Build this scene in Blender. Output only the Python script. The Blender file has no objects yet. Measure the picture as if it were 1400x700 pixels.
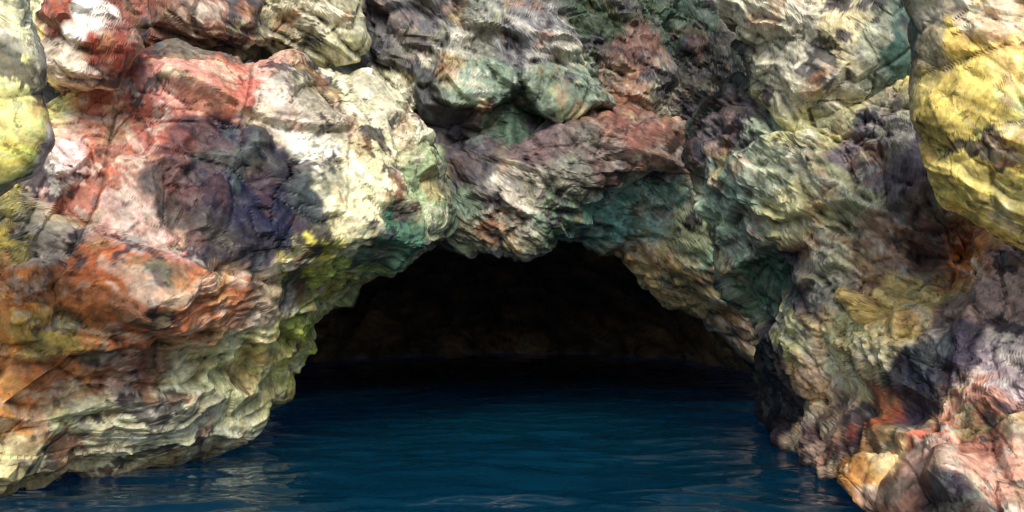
import bpy, math, numpy as np
from mathutils import Matrix, Vector
rng=np.random.RandomState(7)
SP=1.9
F=1212.0; HC=1.5; PITCH=math.atan(90/F)
cp,sp_=math.cos(PITCH),math.sin(PITCH)
def P(u,v,d):
    x=(u-700)/F; z=-(v-350)/F
    y2=cp-z*sp_; z2=sp_+z*cp
    return np.array([x/y2*d,d,HC+z2/y2*d])
# ---------- noise
perm=rng.permutation(256).astype(np.int32)
G=rng.normal(size=(256,3)).astype(np.float32); G/=np.linalg.norm(G,axis=1)[:,None]
RND=rng.rand(256,3).astype(np.float32); H1=(rng.rand(256)*2-1).astype(np.float32)
BAS=np.array([np.linalg.qr(rng.normal(size=(3,3)))[0] for _ in range(256)],dtype=np.float32)
WP=(.40+.4*rng.rand(256,3)).astype(np.float32); WN=(1.4+1.1*rng.rand(256,3)).astype(np.float32)
def hsh(x,y,z): return perm[(perm[(perm[x&255]+y)&255]+z)&255]
def perlin(p):
    p=p.astype(np.float32); i=np.floor(p).astype(np.int32); f=p-i
    w=f*f*f*(f*(f*6-15)+10); r=0
    for a in (0,1):
        wa=w[:,0] if a else 1-w[:,0]
        for b in (0,1):
            wb=w[:,1] if b else 1-w[:,1]
            for c in (0,1):
                wc=w[:,2] if c else 1-w[:,2]
                g=G[hsh(i[:,0]+a,i[:,1]+b,i[:,2]+c)]
                dt=g[:,0]*(f[:,0]-a)+g[:,1]*(f[:,1]-b)+g[:,2]*(f[:,2]-c)
                r=r+wa*wb*wc*dt
    return r*1.5
def fbm(p,o=4,gain=.5):
    r=0;a=1
    for k in range(o):
        r=r+a*perlin(p+k*17.3); p=p*2.03; a*=gain
    return r
def vec(p,o=1):
    return np.stack([fbm(p+31.7*k,o) for k in range(3)],1)
def facet(p):
    """continuous, piecewise-planar cellular field made of lopsided blocks: gentle faces, steep ledges"""
    p=p.astype(np.float32); i=np.floor(p).astype(np.int32); f=p-i
    n=len(p); F1=np.full(n,9,np.float32);F2=F1.copy();ID=np.zeros(n,np.int32)
    for a in (-1,0,1):
        for b in (-1,0,1):
            for c in (-1,0,1):
                h=hsh(i[:,0]+a,i[:,1]+b,i[:,2]+c)
                v=f-(RND[h]*.8+.1+np.array([a,b,c],np.float32))
                B=BAS[h]; x=(B*v[:,None,:]).sum(2)
                d=np.maximum(x*WP[h],-x*WN[h]).max(1)+.25*H1[h]
                m=d<F1
                F2=np.where(m,F1,np.minimum(F2,d)); F1=np.where(m,d,F1); ID=np.where(m,h,ID)
    return F1,F2,ID
def ss(a,b,x):
    t=np.clip((x-a)/(b-a),0,1); return t*t*(3-2*t)
def sawt(t):
    f=t-np.floor(t); return np.where(f<.86,f/.86,(1-f)/.14)
Rm=np.array(Matrix.Rotation(math.radians(35),3,'Y')@Matrix.Rotation(math.radians(20),3,'X'),dtype=np.float32)
def rock_disp(p,k=1.0,fine=1.0):
    w=p+0.05*vec(p*0.8)+0.008*vec(p*4)
    q=(w@Rm)*np.array([1,.85,1.5],np.float32)
    d=0
    rough=fine*(.40+1.0*ss(-.25,.35,perlin(p*.9+77)))
    for s,amp,fi in ((1.5,.62,0),(.62,.42,0),(.25,.15,1),(.1,.024,1)):
        f1,f2,ID=facet(q/s+s*13)
        x=amp*(.35-f1)
        cr=-amp*.04*(1-ss(0,.03,f2-f1))
        d=d+(x+cr)*(rough if fi else 1)
    # bedding: thin ledges where the strata are exposed
    m=ss(-.05,.3,perlin(p*.55+300))
    t=(w@Rm)[:,2]*3.0+.5*fbm(p*1.3+11,3)
    d=d+.11*m*(sawt(t)-.5)
    t=t*3.7+1.0*perlin(p*3); d=d+.020*m*(sawt(t)-.5)
    n=perlin(w*.55+40)+.10*fbm(w*2.5+7,3); crack=-(1-ss(.0,.02,np.abs(n)))*.045*ss(-.1,.3,perlin(p*.8+500))
    d=d+.05*fbm(p*.7,2)+crack+.016*fbm(p*6,4,.6)*rough
    return d*k
# ---------- colours
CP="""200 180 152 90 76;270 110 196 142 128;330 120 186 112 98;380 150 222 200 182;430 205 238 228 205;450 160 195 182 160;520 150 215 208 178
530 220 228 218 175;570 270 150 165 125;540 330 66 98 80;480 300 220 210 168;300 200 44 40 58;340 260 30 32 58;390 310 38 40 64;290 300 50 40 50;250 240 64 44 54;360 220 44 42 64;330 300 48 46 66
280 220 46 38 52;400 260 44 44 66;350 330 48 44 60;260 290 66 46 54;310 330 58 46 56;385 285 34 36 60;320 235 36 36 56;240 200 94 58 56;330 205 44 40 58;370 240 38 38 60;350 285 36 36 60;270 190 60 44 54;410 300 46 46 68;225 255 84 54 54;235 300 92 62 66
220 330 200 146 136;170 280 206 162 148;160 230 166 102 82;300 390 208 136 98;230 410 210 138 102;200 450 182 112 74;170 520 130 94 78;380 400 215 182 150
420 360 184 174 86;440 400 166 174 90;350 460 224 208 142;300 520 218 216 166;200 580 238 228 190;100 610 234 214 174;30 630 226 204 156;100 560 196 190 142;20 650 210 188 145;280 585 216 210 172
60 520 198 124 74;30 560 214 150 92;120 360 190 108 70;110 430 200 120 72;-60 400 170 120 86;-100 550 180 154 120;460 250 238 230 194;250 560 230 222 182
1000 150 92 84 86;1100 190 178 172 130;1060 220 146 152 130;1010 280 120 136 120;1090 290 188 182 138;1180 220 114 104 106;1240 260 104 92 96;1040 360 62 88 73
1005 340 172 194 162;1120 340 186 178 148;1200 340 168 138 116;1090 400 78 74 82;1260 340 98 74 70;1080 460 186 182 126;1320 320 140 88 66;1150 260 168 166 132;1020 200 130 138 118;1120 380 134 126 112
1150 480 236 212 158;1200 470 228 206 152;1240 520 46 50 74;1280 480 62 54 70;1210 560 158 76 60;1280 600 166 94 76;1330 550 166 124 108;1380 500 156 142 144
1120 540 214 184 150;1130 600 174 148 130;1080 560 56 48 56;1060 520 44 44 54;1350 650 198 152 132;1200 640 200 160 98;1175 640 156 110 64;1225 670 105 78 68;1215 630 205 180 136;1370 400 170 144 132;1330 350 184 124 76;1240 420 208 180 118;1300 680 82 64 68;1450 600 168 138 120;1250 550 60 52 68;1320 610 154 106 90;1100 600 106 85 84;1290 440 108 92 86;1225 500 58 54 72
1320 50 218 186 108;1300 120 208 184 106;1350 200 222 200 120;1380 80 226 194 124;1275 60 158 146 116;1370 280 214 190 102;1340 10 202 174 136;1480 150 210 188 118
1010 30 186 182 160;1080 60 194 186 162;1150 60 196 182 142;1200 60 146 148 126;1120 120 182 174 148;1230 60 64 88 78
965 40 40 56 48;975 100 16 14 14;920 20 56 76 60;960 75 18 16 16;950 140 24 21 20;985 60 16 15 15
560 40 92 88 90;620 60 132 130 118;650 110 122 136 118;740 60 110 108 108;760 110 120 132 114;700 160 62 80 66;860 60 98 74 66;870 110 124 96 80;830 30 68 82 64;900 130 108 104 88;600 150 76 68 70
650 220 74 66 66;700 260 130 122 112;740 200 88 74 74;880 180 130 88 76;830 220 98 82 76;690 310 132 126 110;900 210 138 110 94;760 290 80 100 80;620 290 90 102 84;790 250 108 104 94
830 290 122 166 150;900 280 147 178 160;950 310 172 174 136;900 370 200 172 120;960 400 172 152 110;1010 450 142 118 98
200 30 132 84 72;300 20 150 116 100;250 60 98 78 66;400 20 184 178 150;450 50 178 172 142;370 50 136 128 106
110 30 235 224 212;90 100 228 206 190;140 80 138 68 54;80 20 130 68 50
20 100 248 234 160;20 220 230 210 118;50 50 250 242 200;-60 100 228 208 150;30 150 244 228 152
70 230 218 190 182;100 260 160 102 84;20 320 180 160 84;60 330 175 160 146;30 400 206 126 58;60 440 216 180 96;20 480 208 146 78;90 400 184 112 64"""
CP=np.array([[float(t) for t in s.split()] for s in CP.replace("\n",";").split(";")])  # near-black anchors in the cleft carry its shade as painted colour
def lin(c):
    c=np.asarray(c,float)/255; return np.where(c<.04045,c/12.92,((c+.055)/1.055)**2.4)
CCOL=lin(CP[:,2:]); CUV=CP[:,:2]  # fill light painted into anchors of left boulder's foot and inner arch
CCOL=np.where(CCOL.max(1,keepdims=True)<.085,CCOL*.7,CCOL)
def project(p):
    x=p[:,0];y=p[:,1];z=p[:,2]-HC
    yy=y*cp+z*sp_; zz=-y*sp_+z*cp
    return 700+F*x/yy, 350-F*zz/yy
def colour(base,front):
    # anchor each patch (mineral tone, some painted light and shade) at a 3-D point on this rock, then blend by warped 3-D distance
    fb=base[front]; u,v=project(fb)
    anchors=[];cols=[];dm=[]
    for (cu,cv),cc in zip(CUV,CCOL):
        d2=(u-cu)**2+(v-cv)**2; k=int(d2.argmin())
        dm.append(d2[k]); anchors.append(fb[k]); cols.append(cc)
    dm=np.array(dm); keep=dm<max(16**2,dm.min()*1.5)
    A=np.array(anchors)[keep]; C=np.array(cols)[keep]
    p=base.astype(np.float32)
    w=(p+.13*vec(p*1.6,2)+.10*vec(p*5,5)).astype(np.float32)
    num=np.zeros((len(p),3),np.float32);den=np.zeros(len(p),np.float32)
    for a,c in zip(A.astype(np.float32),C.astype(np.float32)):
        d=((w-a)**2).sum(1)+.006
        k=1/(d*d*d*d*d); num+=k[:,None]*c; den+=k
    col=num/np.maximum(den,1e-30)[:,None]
    def lay(col,n,a,b,amt,c):
        d=(ss(a,b,n)*amt)[:,None]; return col*(1-d)+np.array(c)*d
    region=ss(-.1,.4,perlin(p*.6+200))
    lum=ss(.06,.2,col.mean(1))
    col=lay(col,fbm(p*1.4+5,6,.62)-.12*(1-region),.26,.30,.88,(.034,.029,.038))
    col=lay(col,fbm(p*2.0+50,6,.65),.38,.42,.45*(.1+.9*lum),(.62,.57,.47))
    col=lay(col,fbm(p*1.6+90,5,.6),.3,.38,.4*(.2+.8*lum),(.36,.15,.06))
    col=lay(col,fbm(p*1.8+130,5,.6),.32,.40,.3*(.2+.8*lum),(.36,.36,.16))
    col=lay(col,fbm(p*1.5+170,5,.6),.3,.38,.35,(.10,.13,.11))
    wv=p+.12*vec(p*1.2,3)
    st=fbm((wv@Rm)*np.array([.7,.7,6.0],np.float32)+400,4,.6)      # mineral banding along the beds
    col*= (1+.5*np.clip(st,-.6,.6))[:,None]
    col=lay(col,st,.42,.5,.45*lum,(.62,.56,.44))
    col*= (1.08+.42*fbm(p*9,4,.75))[:,None]
    g=col.mean(1,keepdims=True); col=g+(col-g)*1.08
    wet=1-ss(.0,.14,p[:,2]+.12*fbm(p*1.5,3)); col*=(1-.5*wet)[:,None]     # tide-wetted foot
    return np.clip(col,.009,.84)
def vnormals(V,Q):
    n=np.cross(V[Q[:,2]]-V[Q[:,0]],V[Q[:,3]]-V[Q[:,1]])
    N=np.zeros_like(V)
    for j in range(3):
        for k in range(4): N[:,j]+=np.bincount(Q[:,k],n[:,j],minlength=len(V))
    return N/np.maximum(np.linalg.norm(N,axis=1)[:,None],1e-12)
def make_mesh(name,V,quads,col,mat,smooth=True):
    me=bpy.data.meshes.new(name)
    me.vertices.add(len(V)); me.vertices.foreach_set("co",V.astype(np.float32).ravel())
    n=len(quads); me.loops.add(n*4); me.loops.foreach_set("vertex_index",quads.astype(np.int32).ravel())
    me.polygons.add(n); me.polygons.foreach_set("loop_start",np.arange(0,n*4,4,dtype=np.int32))
    try: me.polygons.foreach_set("loop_total",np.full(n,4,np.int32))
    except Exception: pass
    me.polygons.foreach_set("use_smooth",np.full(n,smooth,bool))
    me.update(calc_edges=True)
    if col is not None:
        a=me.color_attributes.new("Col",'FLOAT_COLOR','POINT')
        a.data.foreach_set("color",np.concatenate([col,np.ones((len(col),1))],1).astype(np.float32).ravel())
    me.materials.append(mat)
    ob=bpy.data.objects.new(name,me); bpy.context.scene.collection.objects.link(ob); return ob
def gquads(nr,nt,closed):
    r=np.arange(nr-1)[:,None]; t=np.arange(nt if closed else nt-1)[None,:]; t2=(t+1)%nt
    return np.stack([r*nt+t+0*r,r*nt+t2,(r+1)*nt+t2,(r+1)*nt+t+0*r],-1).reshape(-1,4)
# ---------- materials
def rock_mat(name,wet=0.0,dark=1.0):
    m=bpy.data.materials.new(name); m.use_nodes=True; nt=m.node_tree; N=nt.nodes; L=nt.links
    b=N["Principled BSDF"]
    at=N.new("ShaderNodeAttribute"); at.attribute_name="Col"
    geo=N.new("ShaderNodeNewGeometry")
    def noise(s,d,r):
        n=N.new("ShaderNodeTexNoise"); n.inputs["Scale"].default_value=s; n.inputs["Detail"].default_value=d; n.inputs["Roughness"].default_value=r
        L.new(geo.outputs["Position"],n.inputs["Vector"]); return n
    def ramp(src,pts):
        r=N.new("ShaderNodeValToRGB"); L.new(src,r.inputs[0]); e=r.color_ramp.elements
        e[0].position=pts[0][0]; e[0].color=(*[pts[0][1]]*3,1); e[1].position=pts[1][0]; e[1].color=(*[pts[1][1]]*3,1)
        for q in pts[2:]:
            x=e.new(q[0]); x.color=(*[q[1]]*3,1)
        return r
    def mix(mode,fac,a,bb):
        x=N.new("ShaderNodeMix"); x.data_type='RGBA'; x.blend_type=mode
        for sock,val in ((x.inputs[0],fac),(x.inputs[6],a),(x.inputs[7],bb)):
            if hasattr(val,"is_linked"): L.new(val,sock)
            else: sock.default_value=val
        return x.outputs[2]
    n1=noise(16,4,.7); n2=noise(50,3,.7); n3=noise(7,7,.72)
    c=mix('MULTIPLY',1.0,at.outputs["Color"],ramp(n1.outputs[0],[(.32,.72),(.68,1.35)]).outputs[0])
    dk=ramp(n3.outputs[0],[(.59,0),(.61,.75)])
    c=mix('MIX',dk.outputs[0],c,mix('MULTIPLY',1.0,c,(.32,.29,.32,1)))
    lt=ramp(n2.outputs[0],[(.64,0),(.71,.14)])
    c=mix('MIX',lt.outputs[0],c,(.62,.58,.47,1))
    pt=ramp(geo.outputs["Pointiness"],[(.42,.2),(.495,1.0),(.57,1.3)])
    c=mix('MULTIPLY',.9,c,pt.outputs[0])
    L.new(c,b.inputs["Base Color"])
    ro=ramp(n3.outputs[0],[(.35,.72-wet),(.65,.42-wet*.4)])
    L.new(ro.outputs[0],b.inputs["Roughness"])
    b.inputs["Specular IOR Level"].default_value=.38
    b1=N.new("ShaderNodeBump"); b1.inputs["Strength"].default_value=.45; b1.inputs["Distance"].default_value=.016; L.new(n1.outputs[0],b1.inputs["Height"])
    b2=N.new("ShaderNodeBump"); b2.inputs["Strength"].default_value=.4; b2.inputs["Distance"].default_value=.006; L.new(n2.outputs[0],b2.inputs["Height"]); L.new(b1.outputs[0],b2.inputs["Normal"])
    L.new(b2.outputs[0],b.inputs["Normal"])
    return m
MR=rock_mat("mineral_rock"); MC=rock_mat("cave_rock",.2,1.0)
# ---------- rocks
def rock(name,cu,cv,cd,B,outline,back=1.3,k=1.0,sp=SP,fine=1.0,feats=()):
    pts=np.array([P(*o) for o in outline]); uv=np.array([(o[0],o[1]) for o in outline],float)
    C=P(cu,cv,cd)
    nx=np.roll(uv,-1,0); seg=np.linalg.norm(nx-uv,axis=1); cum=np.concatenate([[0],np.cumsum(seg)])
    area=abs((uv[:,0]*nx[:,1]-nx[:,0]*uv[:,1]).sum())/2
    M=2000; t=np.linspace(0,cum[-1],M,endpoint=False); cl=np.vstack([pts,pts[:1]])
    E=np.stack([np.interp(t,cum,cl[:,j]) for j in range(3)],1)
    w=max(1,int(5*M/cum[-1]))
    for _ in range(2): E=(np.roll(E,w,0)+E*2+np.roll(E,-w,0))/4
    Ec=np.vstack([E,E[:1]]); tt=np.linspace(0,1,M+1)
    n=int(max(24,math.sqrt(area)*1.15/sp))
    g=np.linspace(-1,1,n); A_,B_=np.meshgrid(g,g,indexing='ij'); a=A_.ravel(); b=B_.ravel()
    aa,ab=np.abs(a),np.abs(b); rs=np.maximum(aa,ab); s=np.maximum(rs,1e-9)
    q=np.where((aa>=ab)&(a>=0),b/s,np.where((ab>aa)&(b>0),2-a/s,np.where((aa>=ab),4-b/s,6+a/s)))
    fr=(q%8)/8; ph=rs*math.pi/2
    idx=np.arange(n*n).reshape(n,n)
    bd=np.concatenate([idx[-1,:-1],idx[::-1,-1][:-1],idx[0,::-1][:-1],idx[:-1,0]]); m=len(bd)
    nb=max(6,n//12); rb=(np.linspace(0,1,nb+1)[1:])**1.5
    fr2=np.concatenate([fr]+[fr[bd]]*nb); ph2=np.concatenate([ph]+[np.full(m,math.pi/2+x*(math.pi/2-.05)) for x in rb])
    Q=[gquads(n,n,False)]
    prev=bd
    for j in range(nb):
        cur=n*n+j*m+np.arange(m)
        Q.append(np.stack([prev,cur,np.roll(cur,-1),np.roll(prev,-1)],1)); prev=cur
    Q=np.vstack(Q)
    r=np.sin(ph2); h=np.abs(np.cos(ph2))**.7
    dep=np.where(ph2<=math.pi/2,B*h,-back*h)
    Ep=np.stack([np.interp(fr2,tt,Ec[:,j]) for j in range(3)],1)
    view=C-np.array([0,0,HC]); view/=np.linalg.norm(view)
    X=C*(1-r[:,None])+Ep*r[:,None]-view*dep[:,None]
    nG=(n-1)*(n-1)
    fn=np.cross(X[Q[:,2]]-X[Q[:,0]],X[Q[:,3]]-X[Q[:,1]])
    if (fn[:nG]@(-view)).sum()<0: Q[:nG]=Q[:nG,::-1]
    ring=Q[nG:].copy(); rc=X[ring].mean(1)-C
    if (fn[nG:]*rc).sum()<0: Q[nG:]=ring[:,::-1]
    N=vnormals(X,Q)
    fm=(ph2<math.pi/2-1e-6); N[fm]-=view*(.7*(1-r[fm]**6))[:,None]; N/=np.linalg.norm(N,axis=1)[:,None]
    front=np.zeros(len(X),bool); front[:n*n]=True
    p32=X.astype(np.float32); d=rock_disp(p32,k,fine)
    for (fu,fv,ru,rv,ang,am) in feats:   # sculpted blocks / hollows in metres
        c0=P(fu,fv,cd-B*.8); sc=(cd-B*.8)/F
        dx=X[:,0]-c0[0]; dz=X[:,2]-c0[2]; ca,sa=math.cos(math.radians(ang)),math.sin(math.radians(ang))
        X1=(dx*ca-dz*sa)/(ru*sc); X2=(dx*sa+dz*ca)/(rv*sc)
        rr=(np.abs(X1)**3.2+np.abs(X2)**3.2)**(1/3.2)+.28*fbm(p32*1.8,4)
        mm=(1-ss(.72,1.0,rr))*(1-.45*np.clip(X2*.5+.5,0,1)); d=d+am*mm*front
    V=X+N*d[:,None]
    col=colour(V,np.arange(0,n*n,5))
    return make_mesh(name,V,Q,col,MR,False)
rock("rock_boulder",270,360,9.7,1.2,[(150,95,9.6),(240,74,10),(330,88,10.4),(400,78,10.8),(445,100,11.2),(500,97,11.6),(550,130,12),(585,185,12.2),(603,250,12.2),(604,300,12.2),(560,345,12.2),(510,372,12.2),(470,405,12.2),(435,450,12),(400,495,11.8),(365,530,11.5),(330,568,11.1),(295,605,10.7),(240,628,9.9),(190,640,9.4),(100,658,8.8),(0,675,8.2),(-250,730,7.2),(-330,450,7.5),(-200,200,8.2),(0,150,8.8),(90,125,9.3)],k=.64,fine=.5,
 feats=[(330,260,110,85,20,-.12),(230,400,130,55,10,.2),(180,510,130,38,-8,-.3),(400,390,120,22,-48,-.2),(300,110,130,30,8,.12),(470,200,45,110,-20,.12),(140,320,22,120,10,-.22),(60,480,50,90,0,-.2),(250,575,180,30,-12,.12),(400,440,110,40,-48,.12)])
rock("rock_boulder",-30,110,5.6,.5,[(-250,-120,5.4),(20,-90,5.6),(40,0,5.6),(52,60,5.6),(60,130,5.6),(68,190,5.6),(45,232,5.6),(0,262,5.6),(-150,330,5.6),(-320,200,5.4)],back=.8,k=.24,fine=1.0)
rock("rock_boulder",105,50,8.4,.3,[(58,-60,8.6),(135,-50,8.6),(152,20,8.6),(158,80,8.6),(130,112,8.6),(105,142,8.6),(70,146,8.6),(50,110,8.6),(45,40,8.6)],k=.8)
rock("rock_boulder",250,0,10.4,.7,[(140,-90,10.3),(340,-100,10.6),(352,30,10.6),(332,72,10.6),(280,82,10.6),(220,78,10.5),(150,84,10.3),(140,20,10.3)],k=.8)
rock("rock_boulder",415,0,11.2,.7,[(325,-90,11),(480,-90,11.4),(496,30,11.4),(506,72,11.4),(480,92,11.4),(430,90,11.3),(380,85,11.2),(335,70,11)],k=.9)
rock("rock_boulder",655,45,13.2,.9,[(470,-120,13),(800,-120,13.4),(812,40,13.4),(810,110,13.3),(798,165,13.2),(750,180,13.2),(690,190,13.2),(640,215,13.2),(590,240,13.2),(545,180,13.1),(490,90,13)],k=.9,feats=[(648,112,62,42,12,.32),(757,100,46,66,-20,.32),(560,60,50,60,0,-.2),(700,20,90,35,10,.2)])
rock("rock_boulder",858,50,13.6,.6,[(790,-120,13.6),(915,-120,13.8),(922,0,13.8),(918,100,13.8),(915,165,13.7),(870,185,13.6),(800,180,13.6)],k=.8)
rock("rock_boulder",970,40,15.6,.1,[(900,-120,15.7),(1030,-120,15.7),(1050,40,15.7),(1040,150,15.7),(970,200,15.7),(905,170,15.7),(895,40,15.7)],k=.5)  # rock filling the cleft, coloured near-black to paint in its shade
rock("cave_arch_rock",765,235,12.7,.75,[(575,190,12.9),(650,180,12.9),(720,163,12.9),(800,158,12.9),(870,160,13),(935,168,13.2),(958,200,13.3),(948,238,13.3),(890,240,13.2),(850,258,13.1),(800,284,13),(762,308,13),(738,330,12.9),(715,339,12.9),(670,332,12.9),(615,330,12.9),(585,310,12.9),(575,240,12.9)],k=.75)
rock("cave_arch_rock",905,320,15.0,.6,[(740,315,14.4),(800,265,14.2),(880,225,14.2),(960,230,14.2),(1010,290,14.4),(1045,380,14.8),(1060,460,15.5),(1050,510,16),(1020,490,16),(985,458,16),(945,425,15.7),(900,406,15.6),(872,382,15.4),(852,348,15.2),(800,326,14.9)],back=1.2,k=.6)
rock("rock_boulder",1115,40,9.9,.7,[(985,-110,10.2),(1250,-110,9.4),(1254,40,9.4),(1246,95,9.5),(1200,135,9.7),(1130,165,9.9),(1075,168,10.1),(1040,140,10.2),(1020,95,10.3),(1000,40,10.3)],k=.75)
rock("rock_boulder",1150,310,10,.9,[(946,185,11.6),(975,140,11.4),(1005,108,11.2),(1060,130,10.8),(1130,140,10.2),(1240,110,9.6),(1310,180,9.1),(1350,290,8.8),(1370,400,8.8),(1300,470,9),(1200,510,9.4),(1100,520,10.4),(1050,495,11.6),(1030,425,11.7),(1000,362,11.7),(975,305,11.7),(957,245,11.7)],k=.75,fine=1.1,feats=[(1260,320,60,60,0,-.3),(1130,240,120,60,10,.2),(1090,400,30,90,10,-.25),(1020,360,25,90,12,.15)])
rock("rock_boulder",1400,130,6.6,.5,[(1232,-130,7),(1650,-150,6),(1700,400,6),(1500,370,6.4),(1400,330,6.8),(1335,305,7),(1290,265,7.1),(1262,205,7.1),(1246,135,7.1),(1248,50,7.1)],back=.8,k=.42,fine=1.0)
rock("rock_boulder",1280,560,7.9,.8,[(1038,478,13.5),(1100,440,10.8),(1200,415,9.4),(1300,390,8.7),(1350,325,8.3),(1550,330,7.5),(1700,600,6),(1600,880,5),(1330,830,5.4),(1195,715,7),(1150,668,8.3),(1110,635,9.5),(1075,605,11),(1045,560,13.5)],k=.6,fine=1.2,feats=[(1240,540,60,60,0,-.12),(1160,480,60,40,0,.1)])
rock("rock_boulder",1200,665,7.1,.12,[(1150,650,7.3),(1175,622,7.3),(1220,612,7.2),(1245,640,7.1),(1250,690,6.9),(1210,720,6.8),(1170,700,7)],k=.6,fine=1.5)
rock("rock_boulder",1240,420,8.6,.15,[(1150,405,8.8),(1200,392,8.7),(1260,402,8.6),(1325,438,8.4),(1300,456,8.4),(1230,446,8.6),(1170,432,8.8)],k=.4,fine=1.3)
rock("rock_boulder",80,235,8.2,.2,[(28,262,8.4),(60,200,8.4),(100,195,8.5),(125,225,8.5),(118,270,8.5),(80,290,8.4),(40,285,8.4)],k=.6)
rock("rock_boulder",5,320,7.9,.2,[(-60,285,8),(20,280,8.1),(40,310,8.1),(30,352,8.1),(-30,362,8)],k=.45)
rock("rock_boulder",60,325,8.05,.1,[(32,330,8.1),(50,298,8.1),(80,300,8.1),(95,325,8.1),(75,348,8.1),(40,352,8.1)],k=.5)
rock("rock_boulder",30,430,7.7,.3,[(-70,380,7.8),(20,355,8),(80,360,8.1),(120,420,8.2),(95,480,8.2),(50,530,8.1),(-60,540,7.8)],k=.6)
# ---------- cave shell: cliff wall around the opening, tunnel and end wall
nt=300
a=np.linspace(0,math.pi,nt)
def arch(cx,hw,hh,z0,y,p=.8):
    c=np.cos(a);s=np.sin(a)
    return np.stack([cx-hw*np.sign(c)*np.abs(c)**p,np.full(nt,y),z0+hh*np.abs(s)**p],1)
keys=[arch(0,34,26,-3,11.0,.5),arch(0,14,14,-3,15.6,.6),arch(-.2,7.5,9,-3,16.2,.7),arch(-.1,5.4,7.0,-3,16.4,.75),arch(.0,5.0,6.4,-2.8,17,.8),arch(-.5,6.5,6.3,-2.5,20,.8),arch(-.5,8,6.6,-2.5,27,.8),arch(0,7,6,-2.5,36,.8),arch(0,3,4,-2.5,41,.8),arch(0,.05,.05,-1,42,.8)]
cnt=[30,40,40,30,50,50,50,30,20]
rows=[]
for i,c in enumerate(cnt):
    for j in range(c):
        f=j/c; rows.append(keys[i]*(1-f)+keys[i+1]*f)
rows.append(keys[-1]); X=np.array(rows)
dt=np.gradient(X,axis=1); dr=np.gradient(X,axis=0); n=np.cross(dt,dr); n/=np.maximum(np.linalg.norm(n,axis=2,keepdims=True),1e-9)
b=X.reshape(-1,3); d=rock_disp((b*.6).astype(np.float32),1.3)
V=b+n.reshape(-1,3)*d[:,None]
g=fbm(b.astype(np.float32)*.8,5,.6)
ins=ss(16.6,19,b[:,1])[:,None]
base=np.array([.05,.05,.045])*(1-ins)+np.array([.42,.33,.25])*ins  # outer wall near-black: cleft shade put into the colour; tunnel paler
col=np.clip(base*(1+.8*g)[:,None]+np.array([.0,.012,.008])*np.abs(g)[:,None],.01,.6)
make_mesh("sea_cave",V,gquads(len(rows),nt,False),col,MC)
# ---------- water
xs=np.concatenate([[-400,-150,-60,-30,-20],np.arange(-14,14.01,.06),[20,30,60,150,400]])
ys=np.concatenate([[-400,-150,-60,-20,-5,0,2,3.5],np.arange(4.5,14,.04),np.arange(14,30,.08),np.arange(30,44,.2),[60,150,400]])
XX,YY=np.meshgrid(xs,ys); p=np.stack([XX.ravel(),YY.ravel(),0*XX.ravel()],1)
q=p.astype(np.float32); wv=q+.5*vec(q*np.array([.4,.7,1],np.float32))
z=.060*perlin(wv*np.array([.5,1.0,1],np.float32))+.036*perlin(wv*np.array([1.1,2.3,1],np.float32)+9)+.016*perlin(wv*np.array([2.6,4.6,1],np.float32)+30)
fade=((np.abs(p[:,0])<14)&(p[:,1]>4.4)&(p[:,1]<44)); p[:,2]=z*fade
mw=bpy.data.materials.new("sea_water"); mw.use_nodes=True; N=mw.node_tree.nodes; L=mw.node_tree.links; bs=N["Principled BSDF"]
bs.inputs["Base Color"].default_value=(.001,.029,.062,1); bs.inputs["Roughness"].default_value=.02; bs.inputs["IOR"].default_value=1.33
bs.subsurface_method='BURLEY'; bs.inputs["Subsurface Weight"].default_value=1.0; bs.inputs["Subsurface Scale"].default_value=1.0
bs.inputs["Subsurface Radius"].default_value=(.5,4.5,9.0)
ge=N.new("ShaderNodeNewGeometry"); mp=N.new("ShaderNodeMapping"); mp.inputs["Scale"].default_value=(1,1.8,1); L.new(ge.outputs["Position"],mp.inputs[0])
no=N.new("ShaderNodeTexNoise"); no.inputs["Scale"].default_value=4; no.inputs["Detail"].default_value=2; L.new(mp.outputs[0],no.inputs["Vector"])
bu=N.new("ShaderNodeBump"); bu.inputs["Strength"].default_value=.2; bu.inputs["Distance"].default_value=.02; L.new(no.outputs[0],bu.inputs["Height"]); L.new(bu.outputs[0],bs.inputs["Normal"])
make_mesh("sea_water",p,gquads(len(ys),len(xs),False),None,mw)
# ---------- light
sc=bpy.context.scene
w=bpy.data.worlds.new("World"); sc.world=w; w.use_nodes=True; N=w.node_tree.nodes; L=w.node_tree.links
sk=N.new("ShaderNodeTexSky"); sk.sky_type='NISHITA'; sk.sun_disc=False
el=math.radians(38); az=math.radians(176)
sk.sun_elevation=el; sk.sun_rotation=az
L.new(sk.outputs[0],N["Background"].inputs[0]); N["Background"].inputs[1].default_value=.15
sd=Vector((math.sin(az)*math.cos(el),math.cos(az)*math.cos(el),math.sin(el)))
ld=bpy.data.lights.new("sun","SUN"); ld.energy=4.3; ld.angle=math.radians(32); ld.color=(1,.95,.87)
lo=bpy.data.objects.new("sun",ld); lo.rotation_euler=sd.to_track_quat('Z','Y').to_euler(); sc.collection.objects.link(lo)
cam=bpy.data.cameras.new("camera"); co=bpy.data.objects.new("camera",cam); sc.collection.objects.link(co)
cam.sensor_width=36; cam.lens=36*F/1400; cam.clip_end=2000
co.location=(0,0,HC); co.rotation_euler=(math.pi/2+PITCH,0,0); sc.camera=co
sc.view_settings.view_transform='Standard'; sc.view_settings.look='None'; sc.view_settings.exposure=0
